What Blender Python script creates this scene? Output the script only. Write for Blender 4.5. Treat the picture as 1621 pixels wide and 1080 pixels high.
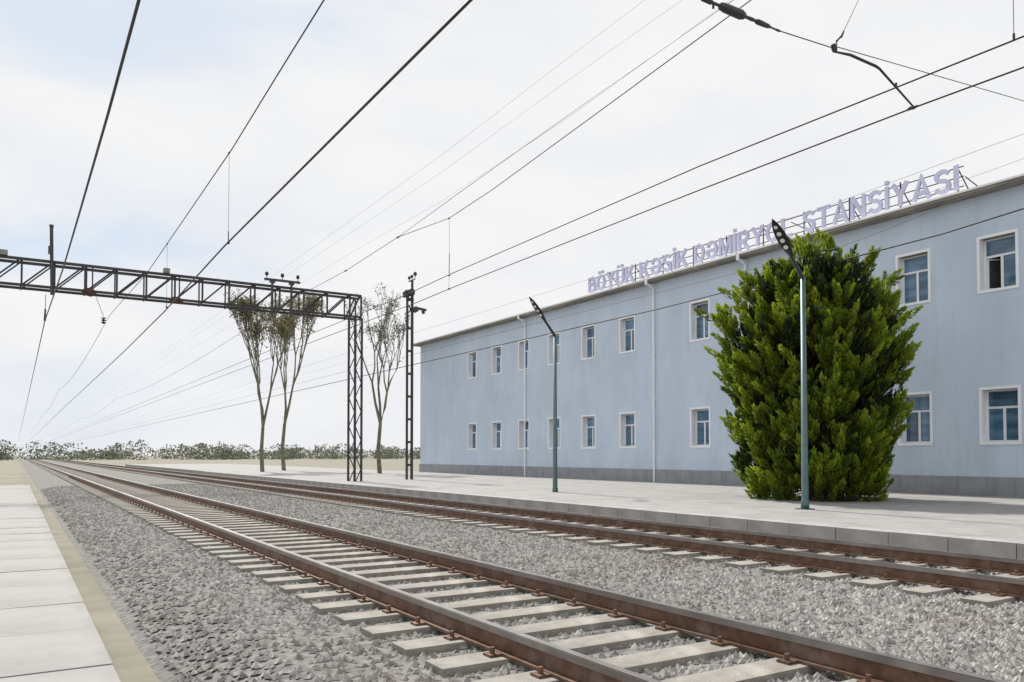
import bpy, math, random
from mathutils import Vector, Matrix

# ------------------------------------------------------------------ camera, sky, sun
SC = bpy.context.scene
for o in list(bpy.data.objects):
    bpy.data.objects.remove(o)
F_PX, YAW, PITCH, CAM_H = 1265.0, math.radians(31.85), math.radians(1.5), 1.6
SHIFT = 0.0906
cam_d = bpy.data.cameras.new('camera')
cam = bpy.data.objects.new('camera', cam_d)
SC.collection.objects.link(cam)
cam.location = (0, 0, CAM_H)
cam.rotation_euler = (math.pi / 2 + PITCH, 0, -YAW)
cam_d.sensor_width = 36
cam_d.lens = F_PX / 1621 * 36
cam_d.shift_y = SHIFT
cam_d.clip_end = 3000
cam_d.clip_start = 0.05
SC.camera = cam

W = bpy.data.worlds.new('World')
SC.world = W
W.use_nodes = True
wn, wl = W.node_tree.nodes, W.node_tree.links
wn.clear()
SUN_EL, SUN_AZ = math.radians(48), math.radians(3)      # azimuth measured from +Y towards +X
out = wn.new('ShaderNodeOutputWorld')
bg = wn.new('ShaderNodeBackground'); bg.inputs['Strength'].default_value = 0.1
sky = wn.new('ShaderNodeTexSky'); sky.sky_type = 'NISHITA'; sky.sun_disc = False
sky.sun_elevation = SUN_EL; sky.sun_rotation = SUN_AZ
tc = wn.new('ShaderNodeTexCoord')
mp = wn.new('ShaderNodeMapping'); mp.inputs['Scale'].default_value = (1, 1, 2.6)
mp.inputs['Location'].default_value = (0.35, 0.2, 0.1)
nz = wn.new('ShaderNodeTexNoise'); nz.inputs['Scale'].default_value = 2.6; nz.inputs['Detail'].default_value = 7
nz.inputs['Roughness'].default_value = 0.5
sep = wn.new('ShaderNodeSeparateXYZ')
side = wn.new('ShaderNodeMapRange'); side.interpolation_type = 'SMOOTHSTEP'
side.inputs['From Min'].default_value = 0.36; side.inputs['From Max'].default_value = -0.06
gaps = wn.new('ShaderNodeMapRange'); gaps.interpolation_type = 'SMOOTHSTEP'
gaps.inputs['From Min'].default_value = 0.40; gaps.inputs['From Max'].default_value = 0.66
gaps.inputs['To Max'].default_value = 0.32
mul = wn.new('ShaderNodeMath'); mul.operation = 'MULTIPLY'
nz2 = wn.new('ShaderNodeTexNoise'); nz2.inputs['Scale'].default_value = 4.5; nz2.inputs['Detail'].default_value = 5
cr = wn.new('ShaderNodeValToRGB')
cr.color_ramp.elements[0].position = 0.35; cr.color_ramp.elements[0].color = (8.45, 8.6, 8.95, 1)
cr.color_ramp.elements[1].position = 0.62; cr.color_ramp.elements[1].color = (9.25, 9.25, 9.25, 1)
blue = wn.new('ShaderNodeMix'); blue.data_type = 'RGBA'; blue.inputs[0].default_value = 0.8
blue.inputs[7].default_value = (5.6, 7.2, 9.3, 1)
mix = wn.new('ShaderNodeMix'); mix.data_type = 'RGBA'
wl.new(tc.outputs['Generated'], mp.inputs[0]); wl.new(mp.outputs[0], nz.inputs[0]); wl.new(mp.outputs[0], nz2.inputs[0])
wl.new(tc.outputs['Generated'], sep.inputs[0]); wl.new(sep.outputs[0], side.inputs[0])
wl.new(nz.outputs['Fac'], gaps.inputs[0])
wl.new(side.outputs[0], mul.inputs[0]); wl.new(gaps.outputs[0], mul.inputs[1])
def sky_gap(direction, rad, flat, amount):
    # a soft opening in the cloud around one direction of the sky, its rim broken by the cloud noise
    d = Vector(direction).normalized()
    sc = wn.new('ShaderNodeMapping'); sc.inputs['Scale'].default_value = (1, 1, flat)
    wl.new(tc.outputs['Generated'], sc.inputs[0])
    nv = wn.new('ShaderNodeVectorMath'); nv.operation = 'DISTANCE'; wl.new(sc.outputs[0], nv.inputs[0])
    nv.inputs[1].default_value = (d.x, d.y, d.z * flat)
    ad = wn.new('ShaderNodeMath'); ad.operation = 'MULTIPLY_ADD'; wl.new(nz.outputs['Fac'], ad.inputs[0]); ad.inputs[1].default_value = -.9
    wl.new(nv.outputs['Value'], ad.inputs[2])
    mr = wn.new('ShaderNodeMapRange'); mr.interpolation_type = 'SMOOTHSTEP'
    mr.inputs['From Min'].default_value = rad - .45; mr.inputs['From Max'].default_value = -.45 ; mr.inputs['To Max'].default_value = amount
    wl.new(ad.outputs[0], mr.inputs[0]); return mr
mx1 = wn.new('ShaderNodeMath'); mx1.operation = 'MAXIMUM'; mx2 = wn.new('ShaderNodeMath'); mx2.operation = 'MAXIMUM'
g1 = sky_gap((-.07, .97, .212), .27, 4.4, 1.0); g2 = sky_gap((.00, .90, .46), .24, 1.6, .5)
wl.new(mul.outputs[0], mx1.inputs[0]); wl.new(g1.outputs[0], mx1.inputs[1]); wl.new(mx1.outputs[0], mx2.inputs[0]); wl.new(g2.outputs[0], mx2.inputs[1])
wl.new(nz2.outputs['Fac'], cr.inputs[0])
wl.new(sky.outputs[0], blue.inputs[6])
wl.new(mx2.outputs[0], mix.inputs[0]); wl.new(cr.outputs[0], mix.inputs[6]); wl.new(blue.outputs[2], mix.inputs[7])
wl.new(mix.outputs[2], bg.inputs[0]); wl.new(bg.outputs[0], out.inputs[0])

sun_d = bpy.data.lights.new('sun', 'SUN')
sun_d.energy = 4.9; sun_d.angle = math.radians(3); sun_d.color = (1.0, 0.96, 0.9)
sun = bpy.data.objects.new('sun', sun_d); SC.collection.objects.link(sun)
to_sun = Vector((math.sin(SUN_AZ) * math.cos(SUN_EL), math.cos(SUN_AZ) * math.cos(SUN_EL), math.sin(SUN_EL)))
sun.rotation_euler = to_sun.to_track_quat('Z', 'Y').to_euler()
sun.location = (0, 0, 60)
vs = SC.view_settings
vs.view_transform = 'Standard'; vs.look = 'None'; vs.exposure = 0; vs.gamma = 1; vs.use_curve_mapping = False

# ------------------------------------------------------------------ helpers
C = SC.collection
ROT = Matrix.Rotation(-YAW, 3, 'Z') @ Matrix.Rotation(math.pi / 2 + PITCH, 3, 'X')
CAM = Vector((0, 0, CAM_H))
def ray(px, py):
    cx = (px - 810.5) / F_PX
    cy = (540 + SHIFT * 1621 - py) / F_PX
    return ROT @ Vector((cx, cy, -1))
def P(px, py, X=None, Y=None):
    """the world point on the plane x = X (along the tracks) or y = Y (across them) seen at a photo pixel"""
    d = ray(px, py)
    t = X / d.x if X is not None else Y / d.y
    return CAM + d * t

class MB:
    def __init__(s): s.v = []; s.f = []; s.m = []
    def face(s, pts, m=0):
        n = len(s.v); s.v += [tuple(p) for p in pts]; s.f.append(tuple(range(n, n + len(pts)))); s.m.append(m)
    def box(s, a, b, m=0):
        x0, y0, z0 = a; x1, y1, z1 = b; n = len(s.v)
        s.v += [(x0,y0,z0),(x1,y0,z0),(x1,y1,z0),(x0,y1,z0),(x0,y0,z1),(x1,y0,z1),(x1,y1,z1),(x0,y1,z1)]
        for q in ((0,3,2,1),(4,5,6,7),(0,1,5,4),(1,2,6,5),(2,3,7,6),(3,0,4,7)):
            s.f.append(tuple(n + i for i in q)); s.m.append(m)
        return s
    def bar(s, a, b, w, h=None, up=(0, 0, 1), m=0):
        a, b = Vector(a), Vector(b); h = h or w
        d = (b - a).normalized(); u = Vector(up)
        if abs(d.dot(u)) > .98: u = Vector((1, 0, 0))
        r = d.cross(u).normalized(); u = r.cross(d).normalized(); n = len(s.v)
        for p in (a, b):
            for i, j in ((-1,-1),(1,-1),(1,1),(-1,1)):
                s.v.append(tuple(p + r * (i * w / 2) + u * (j * h / 2)))
        for q in ((0,1,2,3),(7,6,5,4),(0,4,5,1),(1,5,6,2),(2,6,7,3),(3,7,4,0)):
            s.f.append(tuple(n + i for i in q)); s.m.append(m)
        return s
    def angle(s, a, b, w, t=0.012, up=(0, 0, 1)):
        """rolled steel angle: two thin legs at right angles"""
        a, b = Vector(a), Vector(b); d = (b - a).normalized(); u = Vector(up)
        if abs(d.dot(u)) > .98: u = Vector((0, 1, 0))
        r = d.cross(u).normalized(); u = r.cross(d).normalized()
        s.bar(a + u * (w / 2), b + u * (w / 2), t, w, up=tuple(u))
        s.bar(a + r * (w / 2), b + r * (w / 2), w, t, up=tuple(u))
        return s
    def tube(s, pts, rad, n=8, cap=True):
        pts = [Vector(p) for p in pts]
        if not hasattr(rad, '__len__'): rad = [rad] * len(pts)
        base = len(s.v); k = len(pts)
        for i, p in enumerate(pts):
            d = (pts[min(i + 1, k - 1)] - pts[max(i - 1, 0)]).normalized()
            u = Vector((0, 0, 1)) if abs(d.z) < .9 else Vector((1, 0, 0))
            r = d.cross(u).normalized(); u = r.cross(d).normalized()
            for j in range(n):
                a = 2 * math.pi * j / n
                s.v.append(tuple(p + (r * math.cos(a) + u * math.sin(a)) * rad[i]))
        for i in range(k - 1):
            for j in range(n):
                s.f.append((base+i*n+j, base+i*n+(j+1)%n, base+(i+1)*n+(j+1)%n, base+(i+1)*n+j)); s.m.append(0)
        if cap:
            s.f.append(tuple(base + j for j in range(n))[::-1]); s.m.append(0)
            s.f.append(tuple(base + (k-1)*n + j for j in range(n))); s.m.append(0)
        return s
    def build(s, name, mats, parent=None, smooth=False, **kw):
        me = bpy.data.meshes.new(name)
        me.from_pydata(s.v, [], s.f)
        mats = mats if isinstance(mats, (list, tuple)) else [mats]
        for x in mats: me.materials.append(x)
        if len(mats) > 1: me.polygons.foreach_set('material_index', s.m)
        if smooth: me.polygons.foreach_set('use_smooth', [True] * len(me.polygons))
        me.update()
        o = bpy.data.objects.new(name, me); C.objects.link(o)
        if parent is not None:
            o.parent = parent
            o.matrix_parent_inverse = Matrix.Translation(-Vector(parent.location)) if parent.parent is None and parent.type == 'EMPTY' else Matrix()
        return tag(o, **kw)
def tag(o, label=None, cat=None, group=None, kind=None):
    if label: o['label'] = label
    if cat: o['category'] = cat
    if group: o['group'] = group
    if kind: o['kind'] = kind
    return o
def thing(name, loc, label, cat, group=None, kind=None):
    o = bpy.data.objects.new(name, None); C.objects.link(o); o.location = loc
    o.empty_display_size = 0.3
    return tag(o, label, cat, group, kind)
def copy_tree(o, parent=None, name=None):
    c = o.copy(); C.objects.link(c)
    if parent is not None:
        mi = o.matrix_parent_inverse.copy(); c.parent = parent; c.matrix_parent_inverse = mi
    for ch in list(o.children): copy_tree(ch, c)
    return c

def mat(name, col, rough=0.7, metal=0.0, var=0.12, scale=6.0, bump=0.0, bscale=60.0, dirt=None, dirt_amt=0.4,
        dirt_scale=1.2, stretch=(1, 1, 1), spec=0.5, coat=0.0):
    m = bpy.data.materials.new(name); m.use_nodes = True
    n, l = m.node_tree.nodes, m.node_tree.links
    b = n['Principled BSDF']
    b.inputs['Roughness'].default_value = rough; b.inputs['Metallic'].default_value = metal
    b.inputs['Specular IOR Level'].default_value = spec; b.inputs['Coat Weight'].default_value = coat
    t = n.new('ShaderNodeTexCoord'); mpn = n.new('ShaderNodeMapping'); mpn.inputs['Scale'].default_value = stretch
    l.new(t.outputs['Object'], mpn.inputs[0])
    a = n.new('ShaderNodeTexNoise'); a.inputs['Scale'].default_value = scale; a.inputs['Detail'].default_value = 6
    l.new(mpn.outputs[0], a.inputs[0])
    r = n.new('ShaderNodeMapRange'); r.inputs['From Min'].default_value = .3; r.inputs['From Max'].default_value = .7
    r.inputs['To Min'].default_value = 1 - var; r.inputs['To Max'].default_value = 1 + var
    l.new(a.outputs['Fac'], r.inputs[0])
    cc = n.new('ShaderNodeMix'); cc.data_type = 'RGBA'; cc.blend_type = 'MULTIPLY'; cc.inputs[0].default_value = 1
    cc.inputs[6].default_value = (*col, 1); l.new(r.outputs[0], cc.inputs[7])
    last = cc.outputs[2]
    if dirt:
        d = n.new('ShaderNodeTexNoise'); d.inputs['Scale'].default_value = dirt_scale; d.inputs['Detail'].default_value = 9
        d.inputs['Roughness'].default_value = .65
        l.new(mpn.outputs[0], d.inputs[0])
        dr = n.new('ShaderNodeMapRange'); dr.inputs['From Min'].default_value = .48; dr.inputs['From Max'].default_value = .72
        dr.inputs['To Max'].default_value = dirt_amt; l.new(d.outputs['Fac'], dr.inputs[0])
        dm = n.new('ShaderNodeMix'); dm.data_type = 'RGBA'; l.new(dr.outputs[0], dm.inputs[0]); l.new(last, dm.inputs[6])
        dm.inputs[7].default_value = (*dirt, 1); last = dm.outputs[2]
    l.new(last, b.inputs['Base Color'])
    if bump:
        bn = n.new('ShaderNodeTexNoise'); bn.inputs['Scale'].default_value = bscale; bn.inputs['Detail'].default_value = 4
        l.new(t.outputs['Object'], bn.inputs[0])
        bb = n.new('ShaderNodeBump'); bb.inputs['Strength'].default_value = bump; bb.inputs['Distance'].default_value = .02
        l.new(bn.outputs['Fac'], bb.inputs['Height']); l.new(bb.outputs[0], b.inputs['Normal'])
    return m

M = dict(
    ground=mat('dusty_ground', (.23, .21, .165), .95, var=.2, scale=1.3, bump=.5, bscale=30, dirt=(.12, .135, .06), dirt_amt=.75, dirt_scale=.12),
    ballast=mat('grey_ballast', (.17, .165, .155), .95, var=.45, scale=14, bump=1.0, bscale=16, dirt=(.2, .16, .13), dirt_amt=.4, dirt_scale=.5),
    stone=mat('crushed_stone', (.31, .30, .28), .9, var=.5, scale=9, dirt=(.17, .12, .09), dirt_amt=.55, dirt_scale=.7),
    platform=mat('platform_paving', (.30, .29, .28), .85, var=.08, scale=2, bump=.15, dirt=(.17, .16, .15), dirt_amt=.6, dirt_scale=.9),
    kerb=mat('kerb_concrete', (.34, .33, .32), .85, var=.15, scale=3, bump=.2),
    sleeper=mat('concrete_sleeper', (.30, .28, .25), .9, var=.25, scale=4, bump=.5, dirt=(.13, .09, .065), dirt_amt=.75, dirt_scale=1.6),
    railtop=mat('worn_rail_steel', (.30, .28, .27), .35, .8, var=.2, scale=6, dirt=(.16, .10, .07), dirt_amt=.6, dirt_scale=1.5),
    rail=mat('rusty_rail', (.16, .09, .06), .6, .5, var=.3, scale=9, dirt=(.3, .27, .25), dirt_amt=.5, dirt_scale=5),
    wall=mat('pale_blue_paint', (.56, .645, .76), .82, var=.045, scale=.7, bump=.10, bscale=90, dirt=(.40, .46, .55), dirt_amt=.42, dirt_scale=.55, stretch=(1, 1, .6)),
    plinth=mat('grey_plinth', (.30, .31, .33), .85, var=.12, scale=2),
    white=mat('white_paint', (.86, .87, .90), .6, var=.04, scale=3, dirt=(.6, .59, .58), dirt_amt=.22, dirt_scale=1.5),
    flashing=mat('white_metal_flashing', (.84, .84, .84), .5, var=.04, scale=1.2),
    cornice=mat('weathered_concrete_lintel_shade', (.27, .245, .205), .95, var=.25, scale=1.6, bump=.5, bscale=18, dirt=(.15, .14, .12), dirt_amt=.8, dirt_scale=.9, stretch=(1, .5, 3)),
    roof=mat('grey_roof_felt', (.28, .28, .28), .9, var=.15, scale=1),
    upvc=mat('white_plastic_frame', (.80, .81, .84), .35, var=.03),
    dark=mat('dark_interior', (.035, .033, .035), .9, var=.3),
    letter=mat('lilac_letter', (.67, .665, .87), .45, var=.08, scale=2),
    letter_side=mat('letter_return', (.50, .49, .68), .5, var=.1, scale=2),
    signframe=mat('sign_frame_steel', (.07, .055, .055), .6, .3, var=.3, scale=3),
    steel=mat('weathered_grey_steel', (.06, .056, .056), .6, .3, var=.35, scale=2.5, dirt=(.075, .05, .04), dirt_amt=.6, dirt_scale=2),
    steel_light=mat('galvanised_steel', (.22, .23, .22), .5, .5, var=.2, scale=3),
    rust=mat('rusty_clamp', (.085, .05, .04), .85, .2, var=.35, scale=9),
    wire=mat('old_copper_wire', (.035, .032, .03), .5, .5, var=.3, scale=8),
    wire_grey=mat('weathered_grey_wire', (.06, .06, .06), .6, .4, var=.2),
    cable=mat('black_cable', (.015, .015, .017), .5, var=.1),
    arm=mat('brown_steady_arm', (.055, .025, .017), .5, .4, var=.3, scale=12),
    porcelain=mat('dark_porcelain', (.03, .028, .028), .45, var=.2, scale=12),
    concrete_pole=mat('mast_concrete', (.06, .058, .055), .9, var=.2, scale=2, bump=.2),
    lamp_black=mat('black_lamp_housing', (.012, .013, .014), .35, .2, var=.1),
    lamp_pole=mat('teal_grey_pole', (.09, .15, .15), .35, .5, var=.15, scale=4),
    led=mat('white_led_lens', (.72, .72, .68), .25, var=.05),
    grille=mat('grey_box_paint', (.22, .24, .20), .6, var=.15),
    bark=mat('brown_bark', (.10, .075, .055), .95, var=.3, scale=8, bump=.8, bscale=25),
    twig=mat('olive_brown_twig', (.17, .155, .11), .9, var=.3, scale=4),
    soil=mat('dark_soil', (.12, .09, .065), .95, var=.3, scale=5, bump=.8, bscale=20),
)
def add_streaks(m, col, amt):
    n, l = m.node_tree.nodes, m.node_tree.links; b = n['Principled BSDF']; src = b.inputs['Base Color'].links[0].from_socket
    t = n.new('ShaderNodeTexCoord'); w = n.new('ShaderNodeMapping'); w.inputs['Scale'].default_value = (3, 3, .22)
    a = n.new('ShaderNodeTexNoise'); a.inputs['Scale'].default_value = 1.6; a.inputs['Detail'].default_value = 8; a.inputs['Roughness'].default_value = .7
    r = n.new('ShaderNodeMapRange'); r.inputs['From Min'].default_value = .52; r.inputs['From Max'].default_value = .78; r.inputs['To Max'].default_value = amt
    x = n.new('ShaderNodeMix'); x.data_type = 'RGBA'; x.inputs[7].default_value = (*col, 1)
    l.new(t.outputs['Object'], w.inputs[0]); l.new(w.outputs[0], a.inputs[0]); l.new(a.outputs['Fac'], r.inputs[0]); l.new(r.outputs[0], x.inputs[0])
    l.new(src, x.inputs[6]); l.new(x.outputs[2], b.inputs['Base Color'])
add_streaks(M['wall'], (.38, .42, .47), .36)
add_streaks(M['plinth'], (.14, .13, .12), .7)
def pane_mat():
    m = bpy.data.materials.new('tinted_glass_painted_reflection'); m.use_nodes = True
    n, l = m.node_tree.nodes, m.node_tree.links; b = n['Principled BSDF']
    b.inputs['Roughness'].default_value = .04; b.inputs['Specular IOR Level'].default_value = .6
    t = n.new('ShaderNodeTexCoord'); w = n.new('ShaderNodeMapping'); w.inputs['Scale'].default_value = (1, .8, 4.5)
    a = n.new('ShaderNodeTexNoise'); a.inputs['Scale'].default_value = 1.1; a.inputs['Detail'].default_value = 3  # stripe noise: reflections painted into the pane colour
    r = n.new('ShaderNodeValToRGB')
    e = r.color_ramp.elements
    e[0].position = .40; e[0].color = (.06, .13, .21, 1); e[1].position = .68; e[1].color = (.13, .23, .33, 1)
    l.new(t.outputs['Object'], w.inputs[0]); l.new(w.outputs[0], a.inputs[0]); l.new(a.outputs['Fac'], r.inputs[0])
    oi = n.new('ShaderNodeObjectInfo'); rr = n.new('ShaderNodeMapRange'); rr.inputs['To Min'].default_value = .55; rr.inputs['To Max'].default_value = 1.5
    mm = n.new('ShaderNodeMix'); mm.data_type = 'RGBA'; mm.blend_type = 'MULTIPLY'; mm.inputs[0].default_value = 1
    l.new(oi.outputs['Random'], rr.inputs[0]); l.new(r.outputs[0], mm.inputs[6]); l.new(rr.outputs[0], mm.inputs[7])
    l.new(mm.outputs[2], b.inputs['Base Color'])
    return m
M['pane'] = pane_mat()
def leaf_mat(name, trans=.35):
    m = bpy.data.materials.new(name); m.use_nodes = True
    n, l = m.node_tree.nodes, m.node_tree.links; b = n['Principled BSDF']
    b.inputs['Roughness'].default_value = .6; b.inputs['Specular IOR Level'].default_value = .25
    at = n.new('ShaderNodeAttribute'); at.attribute_name = 'tint'
    l.new(at.outputs['Color'], b.inputs['Base Color'])
    tr = n.new('ShaderNodeBsdfTranslucent'); l.new(at.outputs['Color'], tr.inputs['Color'])
    mx = n.new('ShaderNodeMixShader'); mx.inputs[0].default_value = trans
    o = n['Material Output']
    l.new(b.outputs[0], mx.inputs[1]); l.new(tr.outputs[0], mx.inputs[2]); l.new(mx.outputs[0], o.inputs['Surface'])
    return m
M['foliage'] = leaf_mat('thuja_foliage', .42)
M['leaf'] = leaf_mat('pale_leaf', .4)

def tinted(name, quads, tints, material, parent, **kw):
    """mesh of quads (4 points each) with one colour per quad"""
    import numpy as np
    v = np.array(quads, dtype=np.float32).reshape(-1, 3); n = len(quads)
    me = bpy.data.meshes.new(name)
    me.vertices.add(len(v)); me.vertices.foreach_set('co', v.ravel())
    me.loops.add(4 * n); me.loops.foreach_set('vertex_index', np.arange(4 * n, dtype=np.int32))
    me.polygons.add(n); me.polygons.foreach_set('loop_start', np.arange(0, 4 * n, 4, dtype=np.int32))
    me.update(calc_edges=True)
    ca = me.color_attributes.new('tint', 'FLOAT_COLOR', 'POINT')
    col = np.ones((n, 4, 4), dtype=np.float32); col[:, :, :3] = np.array(tints, dtype=np.float32)[:, None, :]
    ca.data.foreach_set('color', col.ravel())
    me.materials.append(material)
    o = bpy.data.objects.new(name, me); C.objects.link(o)
    if parent is not None:
        o.parent = parent; o.matrix_parent_inverse = Matrix.Translation(-Vector(parent.location))
    return tag(o, **kw)

# ------------------------------------------------------------------ setting
MB().box((-700, -60, -.6), (700, 1500, -.02)).build('ground', M['ground'], kind='structure')
bal = MB()
prof = [(.9, -.019), (1.7, .16), (11.3, .16), (12.0, -.019)]
for (xa, za), (xb, zb) in zip(prof, prof[1:]):
    bal.face([(xa, -15, za), (xb, -15, zb), (xb, 400, zb), (xa, 400, za)])
bal.build('ballast_bed', M['ballast'], kind='structure')
rnd = random.Random(7)
st = MB()
for i in range(60000):
    y = 2 + 40 * rnd.random() ** 1.9; x = rnd.uniform(1.0, 11.9)
    z = .16 if 1.7 < x < 11.3 else (.16 * (x - .9) / .8 if x < 1.7 else .16 * (12 - x) / .7)
    r = rnd.uniform(.022, .048); n = len(st.v); a = rnd.random() * 3
    c, s_ = math.cos(a), math.sin(a)
    for q in ((1,.1,-.3),(-.9,.2,.0),(.1,.8,-.2),(0,-1,.0)):
        st.v.append((x + (q[0]*c - q[1]*s_) * r, y + (q[0]*s_ + q[1]*c) * r, z + q[2] * r + .004))
    st.v.append((x + rnd.uniform(-.3, .3) * r, y + rnd.uniform(-.3, .3) * r, z + r * rnd.uniform(.6, .95)))
    for q in ((0,2,4),(2,1,4),(1,3,4),(3,0,4)): st.f.append(tuple(n + k for k in q)); st.m.append(0)
st.build('ballast_stones', M['stone'], kind='stuff')

# platform with kerb stones
plat = thing('platform', (12.3, 0, 0), None, None, kind='structure')
MB().box((12.72, -15, -.3), (26.2, 120, .30)).build('paving', M['platform'], plat)
kb = MB().box((0, 0, 0), (.40, .985, .34)); k0 = None
for i in range(70):
    if k0 is None:
        k0 = kb.build('kerb_stone', M['kerb'], plat); k0.matrix_parent_inverse = Matrix(); k = k0
    else:
        k = k0.copy(); C.objects.link(k)
    k.location = (rnd.uniform(-.006, .006), -5 + i, -.02 + rnd.uniform(-.004, .004))

near = thing('paved_strip', (-3, 0, 0), None, None, kind='structure')
sb = MB().box((-.745, -.745, -.08), (.745, .745, .02)); s0 = None
for j in range(34):
    for i in range(6):
        if s0 is None: s0 = sb.build('paving_slab', M['platform'], near); s0.matrix_parent_inverse = Matrix(); s_ = s0
        else: s_ = s0.copy(); C.objects.link(s_)
        s_.location = (2.9 - i * 1.5, -1.5 + j * 1.5, rnd.uniform(-.004, .004)); s_.rotation_euler = (rnd.uniform(-.003, .003), rnd.uniform(-.003, .003), 0)
# tracks
def track(xc):
    t = thing('railway_track', (xc, 0, 0), None, None, kind='structure')
    zs = .17
    proto = None
    for i in range(170):
        if proto is None:
            b = MB(); n = 0
            b.box((-1.35, -.13, -.12), (1.35, .13, .04)); proto = b.build('sleeper', M['sleeper'], t)
            proto.matrix_parent_inverse = Matrix(); s = proto
        else:
            s = proto.copy(); C.objects.link(s)
        s.location = (rnd.uniform(-.02, .02), -3 + i * .6, zs)
    far = MB()
    for i in range(400): far.box((xc - 1.35, 99 + i * .6, zs - .1), (xc + 1.35, 99.26 + i * .6, zs + .04))
    far.build('far_sleepers', M['sleeper'], t, kind='stuff')
    fs = MB()
    for i in range(100):
        for sx in (-.79, .79):
            for e_ in (-1, 1):
                x = xc + sx + e_ * .11; y = -3 + i * .6
                fs.box((x - .045, y - .05, zs + .041), (x + .045, y + .05, zs + .058)).tube([(x, y, zs + .058), (x, y, zs + .10)], .018, 6)
    fs.build('rail_fastenings', M['rail'], t, kind='stuff')
    for sx in (-.79, .79):
        r = MB(); x = xc + sx
        r.box((x - .065, -15, zs + .042), (x + .065, 400, zs + .062))
        r.box((x - .011, -15, zs + .064), (x + .011, 400, zs + .165))
        MB().box((x - .036, -15, zs + .167), (x + .036, 400, zs + .209)).box((x - .028, -15, zs + .211), (x + .028, 400, zs + .214)).build('rail_head', M['railtop'], t)
        r.build('rail', M['rail'], t)
track(3.72); track(9.15)

# ------------------------------------------------------------------ station building
FX = 26.0                     # facade plane
B0, B1, HT = -4.0, 55.0, P(1400, 336.5, X=25.5).z
WT, WB = P(1608, 362.5, X=FX).z, P(1610, 455.5, X=FX).z   # surround outer top / bottom
bld = thing('station_building', (FX, 20, 0), 'long pale blue two storey station building with white window surrounds', 'building')
SUR = .085
def ty(px, py=420): return P(px, py, X=FX).y
wins = []
yc1 = (ty(1547) + ty(1613)) / 2; yc2 = (ty(1418) + ty(1473)) / 2; ycl = (ty(1090) + ty(1125)) / 2
WW = (ty(1547) - ty(1613))
step = (ycl - yc2) / 3
ycs = [yc1 - 2 * (yc2 - yc1), yc1 - (yc2 - yc1), yc1, yc2, yc2 + step, yc2 + 2 * step, ycl, ycl + 5.0, ycl + 8.2, ycl + 11.4, ycl + 14.6, ycl + 17.8, ycl + 21]
ops = []
for yc in ycs:
    ops.append((yc - WW/2 + SUR, yc + WW/2 - SUR, WB + SUR, WT - SUR, 1))
    ops.append((yc - WW/2 + SUR, yc + WW/2 - SUR, 2.0, 2.0 + (WT - WB - 2*SUR), 0))
WALLTOP = HT - .16
ysr = sorted({B0, B1} | {o[0] for o in ops} | {o[1] for o in ops})
zsr = sorted({0.9, WALLTOP} | {o[2] for o in ops} | {o[3] for o in ops})
wb = MB(); DEP = .27
for a, b in zip(ysr, ysr[1:]):
    for c, d in zip(zsr, zsr[1:]):
        ym, zm = (a + b) / 2, (c + d) / 2
        if any(o[0] < ym < o[1] and o[2] < zm < o[3] for o in ops): continue
        wb.face([(FX, b, c), (FX, a, c), (FX, a, d), (FX, b, d)])
wb.face([(FX, B1, .9), (FX, B1, WALLTOP), (FX + 14, B1, WALLTOP), (FX + 14, B1, .9)])
wb.face([(FX, B0, .9), (FX + 14, B0, .9), (FX + 14, B0, WALLTOP), (FX, B0, WALLTOP)])
wb.face([(FX + 14, B0, .9), (FX + 14, B1, .9), (FX + 14, B1, WALLTOP), (FX + 14, B0, WALLTOP)])
wb.build('wall', M['wall'], bld)
MB().box((FX - .06, B0 - .06, 0), (FX + 14.06, B1 + .06, .898)).build('plinth', M['plinth'], bld)
cn = MB(); x0 = 25.5
N = 120
for i in range(N):           # slightly uneven old concrete edge
    ya = B0 - .5 + (B1 - B0 + 1) * i / N; yb = B0 - .5 + (B1 - B0 + 1) * (i + 1) / N
    cn.box((x0 + rnd.uniform(0, .012), ya, WALLTOP + .002 + rnd.uniform(0, .018)), (FX + 14.5, yb, HT - .062))
cn.build('cornice', M['cornice'], bld)
fl = MB()
y = B0 - .5
while y < B1 + .5:
    yb = min(y + 2.5, B1 + .5)
    fl.box((x0 - .03, y + .004, HT - .06), (FX + .6, yb, HT + rnd.uniform(-.004, .006))); y = yb
fl.build('roof_flashing', M['flashing'], bld)
MB().box((FX + .62, B0, HT - .06), (FX + 14.3, B1, HT + .02)).build('roof', M['roof'], bld)

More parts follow.
